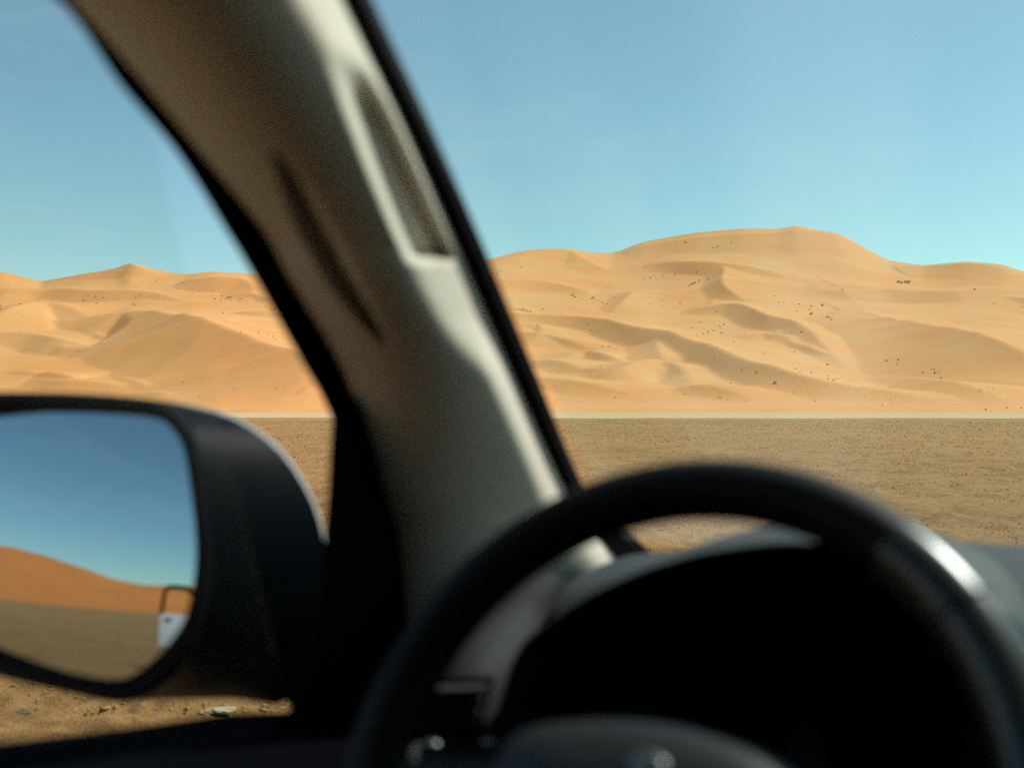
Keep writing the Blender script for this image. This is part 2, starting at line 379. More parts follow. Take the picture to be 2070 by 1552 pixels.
# soft, wind-drawn swells
wr = sstep(0.03, 0.18, Q) * (1 - sstep(0.82, 0.97, Q))
dx = GX + 25 * vnoise(GX / 90, GY / 90, 11); dy = GY + 25 * vnoise(GX / 90, GY / 90, 12)
for s, (wx, wy, am) in enumerate(((170, 95, 3.0), (80, 48, 1.2), (38, 24, 0.35), (16, 11, 0.1))):
    n = vnoise((dx + 0.45 * dy) / wx, (dy - 0.25 * dx) / wy, 20 + s)
    Z += wr * am * (1 - 3.0 * np.abs(n) if s < 2 else 2 * n) * 0.9 - wr * am * 0.25

def hz(x, y):
    fx = np.clip((np.asarray(x, float) - gx[0]) / 1.7, 0, len(gx) - 2.001); fy = np.clip((np.asarray(y, float) - gy[0]) / 1.7, 0, len(gy) - 2.001)
    i, j = fx.astype(int), fy.astype(int); a, c = fx - i, fy - j
    return (Z[j, i] * (1 - a) + Z[j, i + 1] * a) * (1 - c) + (Z[j + 1, i] * (1 - a) + Z[j + 1, i + 1] * a) * c
DD = np.arange(272, 1150, 0.8)
def ground_hit(px, py, lift=0.0):
    """first point where the ray through the pixel meets the sand (raised by lift)"""
    d = wdir(px, py); d = d / d[1]
    gap = hz(d[0] * DD, DD) + lift * sstep(310, 400, DD) - (HCAM + d[2] * DD)
    k = np.argmax(gap > 0)
    if gap[k] <= 0: k = int(np.argmax(gap))
    return d[0] * DD[k], DD[k]

def Z5(p): return [(960 + a / 1.865, 430 + c / 1.865) for a, c in p]
def Z6(p): return [(a / 2.957, 500 + c / 2.957) for a, c in p]
# crest lines (left to right / far to near), crest height, lee width, windward width, lee-side bulge
RIDGES = [
 (Z6([(-400, 470), (-150, 440), (0, 405), (150, 345), (280, 322), (430, 335), (540, 357), (640, 390)]), 11, 40, 40),
 (Z6([(480, 385), (560, 368), (640, 338), (720, 308), (780, 312), (900, 350), (1100, 410), (1300, 480), (1500, 560), (1700, 612), (1950, 690), (2200, 760)]), 17, 56, 60),
 (Z5([(1330, 300), (1490, 335), (1590, 400), (1700, 425), (1850, 460), (2070, 505), (2300, 570)]), 17, 60, 70),
 (Z5([(-60, 340), (150, 350), (330, 372), (480, 380), (560, 400), (660, 440), (760, 468), (850, 482), (940, 530), (1060, 580), (1170, 618), (1280, 648), (1450, 660), (1640, 668), (1720, 698), (1830, 730)]), 10, 18, 45),
 (Z5([(560, 130), (700, 105), (830, 95), (1000, 85), (1140, 80), (1220, 66), (1380, 88), (1470, 130), (1560, 178)]), 6, 45, 40),
 (Z5([(780, 335), (870, 338), (1000, 333), (1050, 362), (1065, 385), (1180, 404), (1250, 410), (1258, 440), (1330, 488), (1390, 528), (1400, 560)]), 8, 16, 34),
 (Z5([(860, 190), (925, 192), (945, 215), (925, 255), (960, 290), (1040, 318)]), 7, 16, 30),
 (Z5([(420, 582), (560, 580), (640, 562), (720, 558), (790, 573), (822, 600), (810, 650)]), 7, 13, 34),
 (Z5([(740, 645), (790, 650), (900, 668), (980, 688), (1070, 706)]), 4.5, 10, 26),
 (Z5([(640, 175), (750, 178), (860, 188), (960, 196), (1090, 204), (1190, 214)]), 7, 17, 34),
 (Z5([(1480, 175), (1560, 182), (1640, 202), (1760, 200), (1880, 192), (2000, 206), (2090, 226)]), 5, 42, 30),
 (Z5([(20, 190), (180, 155), (300, 142), (380, 145), (395, 165), (470, 195), (540, 212)]), 6, 26, 28),
 (Z5([(560, 282), (592, 292), (565, 330), (500, 372)]), 5, 16, 30),
 (Z5([(650, 455), (682, 470), (690, 510), (725, 556)]), 6, 18, 34),
 (Z5([(1250, 262), (1400, 292), (1520, 290), (1640, 300), (1800, 292), (2000, 262)]), 6, 18, 40),
 (Z5([(1500, 575), (1640, 610), (1800, 655), (1950, 700), (2090, 745)]), 6, 22, 40),
 (Z5([(200, 440), (240, 420), (250, 450), (200, 480)]), 4, 14, 25),
 (Z5([(40, 260), (200, 255), (330, 270), (450, 285)]), 5, 14, 30),
 (Z5([(150, 545), (320, 560), (470, 600)]), 4, 12, 30),
 (Z5([(60, 610), (250, 625), (480, 660), (640, 690)]), 4, 14, 34),
 (Z5([(1010, 470), (1090, 455), (1200, 470), (1240, 500)]), 4, 14, 26),
 (Z5([(1440, 425), (1500, 428), (1590, 412)]), 4, 12, 20),
 (Z6([(-200, 520), (0, 503), (200, 520), (350, 545), (470, 545), (620, 556)]), 7, 16, 30),
 (Z6([(830, 545), (900, 524), (955, 525), (985, 575), (1070, 650)]), 8, 18, 40),
 (Z6([(-150, 250), (0, 248), (200, 240), (400, 250), (600, 265), (800, 250), (1000, 262), (1150, 300)]), 6, 13, 26),
 (Z6([(1050, 170), (1250, 180), (1440, 185), (1510, 200), (1520, 250), (1480, 300)]), 7, 22, 30),
 (Z6([(1240, 340), (1400, 385), (1680, 384), (1850, 400)]), 6, 14, 30),
 (Z6([(640, 160), (700, 130), (770, 102), (850, 125), (960, 145)]), 4, 18, 20),
 (Z6([(900, 700), (1200, 690), (1500, 720), (1900, 790)]), 5, 26, 40),
]
rr_ = random.Random(21)
for _ in range(34):
    x0, y0 = rr_.uniform(-150, 2150), rr_.uniform(575, 795); ln = rr_.uniform(110, 330); dy_ = rr_.uniform(-0.02, 0.28); ph_ = rr_.uniform(0, 6)
    pts_ = [(x0 + ln * k / 5, y0 + dy_ * ln * k / 5 + rr_.uniform(3, 8) * math.sin(ph_ + 1.5 * k)) for k in range(6)]
    RIDGES.append((pts_, rr_.uniform(2.2, 4.6), rr_.uniform(6, 10), rr_.uniform(18, 34)))
def add_ridge(pts, A, wl, wb):
    P = spline(pts, 46)
    q = np.array([ground_hit(a, c, A * 0.9) for a, c in P])
    # smooth the plan so that crest lines stay wind-drawn
    for _ in range(16): q[1:-1] = 0.25 * q[:-2] + 0.5 * q[1:-1] + 0.25 * q[2:]
    lo = np.min(q, 0) - 2.5 * max(wl, wb); hi = np.max(q, 0) + 2.5 * max(wl, wb)
    i0, i1 = np.searchsorted(gx, [lo[0], hi[0]]); j0, j1 = np.searchsorted(gy, [lo[1], hi[1]])
    X, Y = GX[j0:j1, i0:i1], GY[j0:j1, i0:i1]
    best = np.full(X.shape, 1e9); sgn = np.zeros(X.shape); par = np.zeros(X.shape); n = len(q)
    for k in range(n - 1):
        a, c = q[k], q[k + 1]; e = c - a; l2 = max(e @ e, 1e-6)
        s = np.clip(((X - a[0]) * e[0] + (Y - a[1]) * e[1]) / l2, 0, 1)
        rx, ry = X - a[0] - s * e[0], Y - a[1] - s * e[1]; d = rx * rx + ry * ry
        up = d < best; best = np.where(up, d, best)
        sgn = np.where(up, np.sign(e[0] * ry - e[1] * rx), sgn); par = np.where(up, (k + s) / (n - 1), par)
    d = np.sqrt(best)
    amp = 1.05 * A * np.clip(np.sin(math.pi * np.clip(par, 0, 1)), 0, 1) ** 0.8
    lee = np.clip(1 - d / wl, 0, 1); lee = lee * (1 - 0.25 * (1 - lee))
    win = np.clip(1 - d / (2.2 * wb), 0, 1) ** 2 * (0.55 + 0.45 * np.clip(1 - d / (2.2 * wb), 0, 1))
    RZ[j0:j1, i0:i1] = np.maximum(RZ[j0:j1, i0:i1], amp * np.where(sgn < 0, lee, win))
RZ = np.zeros_like(Z)
for r_ in RIDGES: add_ridge(*r_)
Z += RZ * sstep(0.02, 0.16, Q)
# loose sand slides down to its angle of repose
for _ in range(70):
    for ax in (0, 1):
        d = np.diff(Z, axis=ax); ex = np.sign(d) * np.maximum(np.abs(d) - 0.60 * 1.7, 0) * 0.35
        if ax == 0: Z[:-1] += ex; Z[1:] -= ex
        else: Z[:, :-1] += ex; Z[:, 1:] -= ex
# slight settling of the crests
for _ in range(1):
    Z[1:-1, 1:-1] = 0.88 * Z[1:-1, 1:-1] + 0.03 * (Z[:-2, 1:-1] + Z[2:, 1:-1] + Z[1:-1, :-2] + Z[1:-1, 2:])
inside = (np.abs(GX) < 0.72 * GY + 30)
keep = inside[:-1, :-1] & inside[1:, 1:]
dunes = grid_obj('sand_dunes', GX, GY, Z, M['sand'], keep=keep); tag(dunes, kind='structure')

# ------------------------------------------------------------------ the dunes behind the car (seen in the door mirror) and to the sides
az_ = np.radians(np.linspace(-125, 110, 420)); rb_ = np.linspace(310, 1350, 130)
RB, AZr = np.meshgrid(rb_, az_, indexing='ij'); BX, BY = RB * np.sin(AZr), -RB * np.cos(AZr); AZ = np.degrees(AZr)      # 0 = straight behind, negative = to the left
TB = np.interp(AZ, [-125, -100, -75, -62, -55, -50, -44, -40, -36, -32, -28, -22, -10, 10, 40, 110], [2.0, 3.2, 4.8, 5.6, 5.8, 5.4, 4.4, 3.5, 3.2, 3.3, 3.5, 3.4, 4.4, 5.6, 4.0, 3.0])
qb = (RB - 330) / 420.0
ZB = RB * np.tan(np.radians(TB)) * np.where(qb < 1, np.clip(qb, 0, 1), 1 - 0.8 * sstep(0, 1.2, qb - 1))
ZB += sstep(0.05, 0.25, qb) * (7 * (1 - 3 * np.abs(vnoise((BX + 0.4 * BY) / 190, (BY - 0.3 * BX) / 120, 41))) + 3 * vnoise(BX / 60, BY / 60, 42)) * (1 - sstep(0.8, 1.0, qb) * (1 - sstep(1.2, 1.4, qb)))
ZB = np.where(qb < 0, -0.5 + 4 * qb, ZB)
rear = grid_obj('sand_dunes_rear', BX, BY, ZB, M['sand_rear']); tag(rear, kind='structure')

# ------------------------------------------------------------------ shrubs on the dunes, each one on its own
def shrub_mesh(name, seed, tall=1.0):
    r = random.Random(seed); V = []; Fc = []
    for _ in range(95):
        th = r.uniform(0, 2 * math.pi); u = r.random() ** 0.6
        c = Vector((math.cos(th) * u * 0.5, math.sin(th) * u * 0.5, (0.12 + 0.55 * r.random() * (1.1 - 0.7 * u * u)) * tall))
        a = Vector((r.gauss(0, 1), r.gauss(0, 1), r.gauss(0, 0.7))).normalized(); b_ = a.cross(Vector((r.gauss(0, 1), r.gauss(0, 1), 1))).normalized()
        s = r.uniform(0.05, 0.12); k = len(V)
        V += [c - a * s - b_ * s * 0.5, c + a * s - b_ * s * 0.4, c + a * s * 0.7 + b_ * s * 0.5, c - a * s * 0.8 + b_ * s * 0.5]; Fc.append((k, k + 1, k + 2, k + 3))
    for _ in range(6):
        th = r.uniform(0, 2 * math.pi); tip = Vector((math.cos(th) * 0.35, math.sin(th) * 0.35, 0.5 * tall)); k = len(V)
        V += [Vector((-0.02, 0, -0.12)), Vector((0.02, 0, -0.12)), Vector((0, 0.03, -0.12)), tip]; Fc += [(k, k + 1, k + 3), (k + 1, k + 2, k + 3), (k + 2, k, k + 3)]
    me = bpy.data.meshes.new(name); me.from_pydata([tuple(v) for v in V], [], Fc); me.materials.append(M['shrub']); me.update()
    return me
SM = [shrub_mesh('desert_shrub', k) for k in range(5)]; TM = [shrub_mesh('desert_tree', 50 + k, 1.35) for k in range(3)]
ORD = ['first', 'second', 'third', 'fourth', 'fifth', 'sixth', 'seventh', 'eighth', 'ninth', 'tenth', 'eleventh', 'twelfth', 'thirteenth']
def shrubs(pix, label, group, px_size=(4, 8), meshes=None, name='desert_shrub', cat='shrub'):
    order = sorted(range(len(pix)), key=lambda i: pix[i][0]); rank = {i: k for k, i in enumerate(order)}
    for i, (a, c) in enumerate(pix):
        x, y = ground_hit(a, c)
        o = bpy.data.objects.new(name, random.choice(meshes or SM)); col.objects.link(o)
        s = 0.64 * random.uniform(*px_size) * y / F
        o.location = (x, y, float(hz(x, y)) - 0.03 * s); o.scale = (s * random.uniform(0.9, 1.3), s, s * random.uniform(0.8, 1.1)); o.rotation_euler = (0, 0, random.uniform(0, 6))
        k = rank[i]; n = len(pix)
        which = '' if n == 1 else ', leftmost' if k == 0 else ', rightmost' if k == n - 1 else ', %s from left' % ORD[k]
        tag(o, label + which, cat, group if n > 1 else None)
def spread(n, box_, seed):
    r = random.Random(seed); (a, b_), (c, d) = box_
    return [(r.uniform(a, c), r.uniform(b_, d)) for _ in range(n)]
shrubs(Z5([(795, 113), (898, 134), (917, 130), (966, 116)]), 'small dark shrub on the shaded face left of the summit', 'shrubs on the summit face', (4, 7))
shrubs(Z5([(1597, 264), (1608, 267), (1622, 264), (1634, 266)]), 'small bushy tree in the row below the saddle right of the summit', 'trees below the saddle', (8, 13), TM, 'desert_tree', 'tree')
shrubs(Z5([(640, 204)]), 'lone dark shrub high on the left shoulder of the big dune', None, (4, 6))
shrubs(Z5([(634, 255), (662, 247), (710, 238), (755, 234)]), 'dark shrub in the slanting row under the left shoulder', 'row under the left shoulder', (4, 7))
shrubs(Z5([(808, 276), (820, 271), (830, 267), (845, 265), (848, 256), (838, 227), (880, 251)]), 'dark shrub in the tight clump left of the curved crest', 'clump left of the curved crest', (5, 9))
shrubs(Z5([(366, 314), (378, 319), (405, 326), (440, 325), (446, 322), (480, 340), (498, 345), (523, 320), (372, 312)]), 'dark shrub in the mid slope scatter right of the pillar', 'mid slope scatter right of the pillar', (4, 7))
shrubs(Z5([(66, 232), (82, 232), (98, 221), (40, 226), (172, 206)]), 'tiny shrub near the ridge just right of the car pillar', 'ridge shrubs right of the pillar', (3, 5))
shrubs(Z5([(112, 356), (196, 371), (182, 366), (210, 374), (246, 371), (258, 364)]), 'tiny shrub low on the slope beside the car pillar', 'slope shrubs beside the pillar', (3, 6))
shrubs(Z5([(1222, 347), (1268, 354), (1310, 351), (1214, 372), (1262, 366), (1306, 389), (1328, 394), (1337, 396), (1345, 404)]), 'dark shrub in the cluster in the middle of the big slope', 'mid slope cluster', (4, 8))
shrubs(Z5([(1268, 385)]), 'largest round dark shrub in the mid slope cluster', None, (11, 12))
shrubs(Z5([(660, 346), (774, 342), (710, 352), (912, 374), (1130, 316), (1146, 338), (1166, 339), (706, 332)]), 'tiny scattered shrub above the winding crests', 'scatter above the winding crests', (3, 6))
shrubs(Z5([(848, 415), (940, 423), (924, 430), (900, 446), (880, 452), (838, 463), (862, 458), (930, 455), (1016, 456), (976, 488), (818, 436), (1196, 454), (1232, 452)]), 'dark shrub in the loose band across the mid slope', 'loose band across the mid slope', (4, 7))
shrubs(Z5([(430, 423), (438, 444), (508, 505), (538, 505), (234, 424), (482, 506), (1204, 526), (906, 552), (1088, 534)]), 'single small shrub on the smooth lower slope', 'lone shrubs of the lower slope', (3, 6))
shrubs(Z5([(1328, 575)]), 'dark shrub alone under the end of the winding crest', None, (9, 10))
shrubs(Z5([(1131, 645)]), 'flat dark shrub at the lip of the long lower ridge', None, (11, 12))
shrubs(Z5([(1552, 560), (1596, 556), (1590, 572), (1688, 604), (1720, 592), (1734, 606), (1750, 602), (1732, 594), (1758, 626)]), 'dark shrub in the sparse group on the lower right slope', 'sparse group on the lower right slope', (4, 8))
shrubs(Z5([(1332, 617), (1330, 628), (1356, 630), (1368, 628), (1410, 638), (1350, 634), (1280, 606), (1268, 604), (1226, 600), (1210, 590)]), 'dark shrub in the line above the long lower ridge', 'line above the long lower ridge', (3, 7))
shrubs(Z5([(440, 610), (552, 680), (530, 698), (474, 584), (736, 626), (964, 644), (1006, 596), (1062, 605)]), 'small shrub scattered on the foot slope left of the low ridge', 'foot slope shrubs', (3, 7))
shrubs(Z5([(926, 698), (952, 708), (1022, 712), (920, 697), (790, 686)]), 'tiny shrub along the low ledge near the dune foot', 'low ledge shrubs', (3, 6))
shrubs(Z5([(1468, 694), (1536, 728), (1570, 722), (1566, 704), (1630, 734), (1202, 680), (1285, 710), (1900, 672), (1908, 676), (1932, 656), (1954, 664), (2008, 702)]), 'small shrub near the dune foot on the right', 'right foot shrubs', (3, 6))
shrubs(Z5([(1956, 760), (2044, 758), (2006, 738), (1926, 744), (2060, 738)]), 'dark shrub at the edge of the plain on the far right', 'far right edge shrubs', (5, 9))
shrubs(Z5([(1956, 344), (2064, 357), (1884, 290), (1386, 294)]), 'lone tiny shrub on the smooth slope under the right saddle', 'lone shrubs under the right saddle', (4, 7))
shrubs(Z6([(294, 210), (938, 203), (1090, 213), (1187, 260), (1273, 260), (1060, 249), (814, 240), (52, 230)]), 'tiny shrub just under the left skyline', 'shrubs under the left skyline', (3, 5))
shrubs(Z6([(1285, 311), (1323, 293), (1320, 319), (1358, 306), (1384, 300), (1380, 316), (1426, 308), (1440, 310), (1370, 302)]), 'dark shrub in the clump on the left dunes near the pillar', 'clump on the left dunes', (4, 7))
shrubs(Z6([(530, 290), (570, 297), (618, 304), (580, 335), (838, 288), (814, 300), (218, 308), (236, 320), (118, 340), (4, 352), (4, 372), (500, 322), (800, 345)]), 'small shrub scattered above the left shaded dune', 'shrubs above the left shaded dune', (3, 6))
shrubs(Z6([(1583, 354), (1640, 373), (1625, 380), (1352, 450), (1438, 418), (1335, 395), (1440, 508), (1545, 508), (1598, 521), (1632, 536), (1648, 550), (1547, 518)]), 'tiny shrub on the left slope against the pillar edge', 'left slope shrubs by the pillar', (3, 6))
shrubs(Z6([(1096, 808), (1188, 892), (1650, 845), (1405, 850)]), 'tiny dark tuft on the smooth left foot slope', 'tufts on the left foot slope', (3, 5))

# ------------------------------------------------------------------ clods on the plain
def clod_verts(r, s, flat=0.6, sub=1):
    bm = bmesh.new(); bmesh.ops.create_icosphere(bm, subdivisions=sub, radius=1.0)
    V = [v.co * r.uniform(0.7, 1.2) for v in bm.verts]; Fc = [[v.index for v in f.verts] for f in bm.faces]; bm.free()
    k = (s * r.uniform(0.8, 1.5), s * r.uniform(0.7, 1.1), s * flat * r.uniform(0.6, 1.1))
    return [(v.x * k[0], v.y * k[1], v.z * k[2]) for v in V], Fc
r_ = random.Random(5); protos = [clod_verts(r_, 1.0, 0.42) for _ in range(12)]
OCT = [[0, 2, 4], [2, 1, 4], [1, 3, 4], [3, 0, 4], [2, 0, 5], [1, 2, 5], [3, 1, 5], [0, 3, 5]]
octs = []
for _ in range(16):
    u = lambda a_: a_ * r_.uniform(0.6, 1.3)
    octs.append(([(u(1.2), u(.2) - .2, 0), (-u(1.2), u(.2) - .2, 0), (u(.2) - .2, u(.9), 0), (u(.2) - .2, -u(.9), 0), (u(.3) - .3, u(.3) - .3, u(.55)), (0, 0, -.4)], OCT))
CV, CF, off = [], [], 0
for k in range(62000):
    near = k < 4500
    rad = 3.8 * math.exp(r_.random() * math.log(9 / 3.8)) if near else 8 * math.exp(r_.random() ** 0.75 * math.log(118 / 8)); th = r_.uniform(-0.58, 0.58)
    s = r_.uniform(0.0035, 0.0115) * (1 + rad / 26.0) * (1.7 if r_.random() < 0.06 else 1)
    V, Fc = protos[k % 12] if near else octs[k % 16]; a = r_.uniform(0, 6.3); ca, sa = math.cos(a) * s, math.sin(a) * s
    P = np.array(V); X = P[:, 0] * ca - P[:, 1] * sa + rad * math.sin(th); Y = P[:, 0] * sa + P[:, 1] * ca + rad * math.cos(th)
    CV.append(np.stack([X, Y, P[:, 2] * s + 0.003 * rad ** 0.3], -1)); CF.append(np.array(Fc) + off); off += len(P)
co = np.concatenate(CV).astype(np.float32); tri = np.concatenate(CF).astype(np.int32)
me = bpy.data.meshes.new('clods'); me.vertices.add(len(co)); me.vertices.foreach_set('co', co.ravel()); me.loops.add(tri.size); me.loops.foreach_set('vertex_index', tri.ravel())
me.polygons.add(len(tri)); me.polygons.foreach_set('loop_start', (np.arange(len(tri)) * 3).astype(np.int32)); me.polygons.foreach_set('loop_total', np.full(len(tri), 3, np.int32)); me.update(calc_edges=True)
me.materials.append(M['clod']); clods = bpy.data.objects.new('dry_clods', me); col.objects.link(clods)
tag(clods, 'brown dry clods and pebbles scattered over the gravel plain', 'gravel', kind='stuff')
def plain_point(px, py):
    d = wdir(px, py); k = -HCAM / d[2]; return d[0] * k, d[1] * k
for (a, c, s, mm, lab) in ((448, 1442, 0.045, 'clod_pale', 'pale crumbly clod on the ground under the mirror arm'), (82, 1474, 0.032, 'clod_pale', 'small pale clod on the ground just above the window sill'),
                           (46, 1447, 0.035, 'clod_dark', 'dark clod on the ground at the left below the mirror'), (150, 1470, 0.022, 'clod_pale', 'tiny pale clod on the ground right of the dark clod')):
    x, y = plain_point(a, c); r2 = random.Random(int(a)); V, Fc = clod_verts(r2, s, 0.4, 2)
    o = mesh_obj('clod', V, Fc, M[mm], None, False); o.location = (x, y, 0.018); tag(o, lab, 'clod')

#@@CAR@@
# ------------------------------------------------------------------ cars: the outside
def arc(cy, cz, r, a0, a1, n=9):
    return [(cy + r * math.cos(math.radians(a0 + (a1 - a0) * k / (n - 1))), cz + r * math.sin(math.radians(a0 + (a1 - a0) * k / (n - 1)))) for k in range(n)]
def wheel(parent, x, y):
    s = 1 if x > 0 else -1; n = 28
    prof = [(0.24, -0.11), (0.33, -0.12), (0.375, -0.09), (0.385, 0), (0.375, 0.09), (0.33, 0.12), (0.24, 0.11)]
    rings = [[(x + t, y + r * math.cos(2 * math.pi * k / n), 0.385 + r * math.sin(2 * math.pi * k / n)) for r, t in prof] for k in range(n)]
    w_ = loft('wheel', rings + [rings[0]], M['tyre'], parent, closed=True, cap0=False, cap1=False)
    bm = bmesh.new(); bmesh.ops.create_cone(bm, cap_ends=True, segments=24, radius1=0.245, radius2=0.235, depth=0.10, matrix=Matrix.Translation((x + s * 0.04, y, 0.385)) @ Matrix.Rotation(s * math.pi / 2, 4, 'Y'))
    bm_obj('rim', bm, M['rim'], w_)
    for k in range(5):
        a = 2 * math.pi * k / 5; c, d = math.cos(a), math.sin(a)
        box_pts = []
        for xx in (x + s * 0.088, x + s * 0.112):
            for rr, ww in ((0.04, -0.03), (0.22, -0.045), (0.22, 0.045), (0.04, 0.03)):
                box_pts.append((xx, y + rr * c - ww * d, 0.385 + rr * d + ww * c))
        hexa('rim_spoke', box_pts, M['chrome'], w_, 0.006)
def outside(parent, own):
    W = 0.86
    for s in (-1, 1):
        x0, x1 = s * W, s * (W - 0.08)
        pts = [(-2.3, 0.5), (-2.3, 1.12)] + [(-0.15, 1.14), (-0.15, 0.5), (0.98, 0.5), (1.0, 1.10), (1.3, 1.08), (2.3, 0.98), (2.4, 0.85), (2.4, 0.45)] + arc(1.62, 0.40, 0.46, 10, 170) + [(1.1, 0.38), (-0.75, 0.38)] + arc(-1.35, 0.40, 0.46, 10, 170)
        prism('side_panel', pts, 0, x0, x1, M['paint'], parent, 0.008)
        for y in (1.62, -1.35): wheel(parent, s * (W - 0.13), y)
        head = prism('headlight', [(2.30, 0.72), (2.42, 0.72), (2.40, 0.90), (2.28, 0.92)], 0, s * 0.55, s * 0.855, M['lens'], parent, 0.01)
        if not (own and s < 0):
            hexa('front_pillar', [(s * .80, 1.22, 1.08), (s * .86, 1.14, 1.08), (s * .86, 1.02, 1.08), (s * .78, 1.06, 1.08), (s * .62, .54, 1.66), (s * .69, .46, 1.66), (s * .69, .36, 1.66), (s * .61, .42, 1.66)], M['paint'] if not own else M['trim'], parent, 0.01)
        for y, wd in ((-0.14, 0.10), (-1.15, 0.10), (-2.16, 0.14)):
            hexa('side_pillar', [(s * .77, y - wd / 2, 1.08), (s * .855, y - wd / 2, 1.08), (s * .855, y + wd / 2, 1.08), (s * .77, y + wd / 2, 1.08), (s * .62, y - wd / 2 + .02, 1.67), (s * .69, y - wd / 2 + .02, 1.67), (s * .69, y + wd / 2 + .02, 1.67), (s * .62, y + wd / 2 + .02, 1.67)], M['paint'] if not own else M['trim'], parent, 0.01)
        for y0, y1 in ((-1.1, -0.19), (-2.1, -1.2)):
            hexa('side_window', [(s * .815, y0, 1.11), (s * .82, y0, 1.11), (s * .82, y1, 1.11), (s * .815, y1, 1.11), (s * .652, y0 + .02, 1.66), (s * .657, y0 + .02, 1.66), (s * .657, y1 + .02, 1.66), (s * .652, y1 + .02, 1.66)], M['dark_window'], parent, 0)
    # roof, bonnet, nose, tail, floor
    prism('roof', [(-2.25, 1.655), (0.47, 1.655), (0.50, 1.67), (0.40, 1.71), (-0.6, 1.735), (-2.0, 1.72), (-2.28, 1.68)], 0, -0.69, 0.69, M['paint'], parent, 0.012)
    hexa('bonnet', [(-.80, 1.16, 1.04), (.80, 1.16, 1.04), (.74, 2.34, .88), (-.74, 2.34, .88), (-.78, 1.16, 1.14), (.78, 1.16, 1.14), (.70, 2.30, .97), (-.70, 2.30, .97)], M['paint'], parent, 0.02)
    box('front_bumper', (-.86, 2.36, .36), (.86, 2.52, .66), M['paint'], parent, 0.05)
    box('grille', (-.54, 2.34, .68), (.54, 2.41, .88), M['black'], parent, 0.01)
    for k in range(3): box('grille_bar', (-.53, 2.40, .715 + .055 * k), (.53, 2.425, .735 + .055 * k), M['chrome'], parent, 0.004)
    box('rear_bumper', (-.86, -2.42, .38), (.86, -2.27, .66), M['paint'], parent, 0.04)
    box('tailgate', (-.80, -2.31, .62), (.80, -2.24, 1.12), M['paint'], parent, 0.02)
    hexa('rear_window', [(-.76, -2.29, 1.12), (.76, -2.29, 1.12), (.76, -2.285, 1.12), (-.76, -2.285, 1.12), (-.62, -2.20, 1.66), (.62, -2.20, 1.66), (.62, -2.195, 1.66), (-.62, -2.195, 1.66)], M['dark_window'], parent, 0)
    box('floor_pan', (-.79, -2.26, .36), (.79, 1.35, .42), M['black'], parent, 0.0)
    box('firewall', (-.78, 1.20, .42), (.78, 1.26, 1.04), M['black'], parent, 0.0)

def door_outline():
    return [(-0.15, 0.5), (-0.15, 1.14), (0.98, 1.10), (0.98, 0.5)]

# the white car parked behind, its door open: it shows in the door mirror
def parked():
    d = Vector((math.sin(PHI), math.cos(PHI), 0)); r = Vector((math.cos(PHI), -math.sin(PHI), 0))
    base = car.location + r * PARK[0] + d * PARK[1]
    e = empty('parked_car', (base.x, base.y, 0), -PHI + math.radians(2))
    tag(e, 'white car behind with its front door open, seen in the door mirror', 'car')
    outside(e, False)
    hexa('windshield', [(-.76, 1.16, 1.13), (.76, 1.16, 1.13), (.76, 1.165, 1.13), (-.76, 1.165, 1.13), (-.63, .49, 1.66), (.63, .49, 1.66), (.63, .495, 1.66), (-.63, .495, 1.66)], M['dark_window'], e, 0)
    # the right front door is shut
    prism('door', door_outline(), 0, 0.86, 0.79, M['paint'], e, 0.008)
    hexa('door_window', [(.815, -.09, 1.13), (.82, -.09, 1.13), (.82, .96, 1.13), (.815, .96, 1.13), (.652, -.07, 1.66), (.657, -.07, 1.66), (.657, .42, 1.66), (.652, .42, 1.66)], M['dark_window'], e, 0)
    # the left front door stands open, hinged at its front edge
    def sw(p):
        a = math.radians(78); x, y = p[0] + 0.86, p[1] - 0.98
        return (-0.86 + x * math.cos(a) + y * math.sin(a), 0.98 - x * math.sin(a) + y * math.cos(a), p[2])
    pan = [(-0.86, y, z) for y, z in door_outline()] + [(-0.79, y, z) for y, z in door_outline()]
    dr = hexa('door', [sw(p) for p in pan], M['paint'], e, 0.012); dr['label'] = 'white front door standing open'
    frame = [(-.83, -.12, 1.12), (-.80, -.12, 1.40), (-.77, -.10, 1.60), (-.765, -.05, 1.645), (-.765, .10, 1.655), (-.765, .38, 1.64), (-.79, .62, 1.45), (-.83, .96, 1.10)]
    sweep('window_frame', [sw(p) for p in frame], 0.045, 0.045, M['black'], dr, 10, Vector((0, 0.3, 1)))
    box_h = [sw(p) for p in ((-.885, -.03, 1.02), (-.885, .13, 1.02), (-.865, .13, 1.02), (-.865, -.03, 1.02), (-.885, -.03, 1.05), (-.885, .13, 1.05), (-.865, .13, 1.05), (-.865, -.03, 1.05))]
    hexa('handle', box_h, M['black'], dr, 0.004)

# ------------------------------------------------------------------ the car one sits in
RM = Matrix.Rotation(-PHI, 3, 'Z')
car = empty('car', tuple(-(RM @ Vector((CAMC[0], CAMC[1], 0)))), -PHI)
tag(car, 'car one looks out of: black steering wheel, grey-beige pillar and dark door mirror', 'car')
outside(car, True)
WP = np.array([0, CAMC[1] + 1.136, HCAM - 0.155]); WN = np.array([0, math.sin(math.radians(34)), math.cos(math.radians(34))])   # windscreen plane
def LW(px, py, lift=0.0): return Lplane(px, py, WP + WN * lift, WN)
DP = np.array([CAMC[0] - 0.52, 0, HCAM - 0.2]); DN = np.array([1, 0, -0.18]); DN = DN / np.linalg.norm(DN)              # door glass plane
def LD(px, py, lift=0.0): return Lplane(px, py, DP + DN * lift, DN)

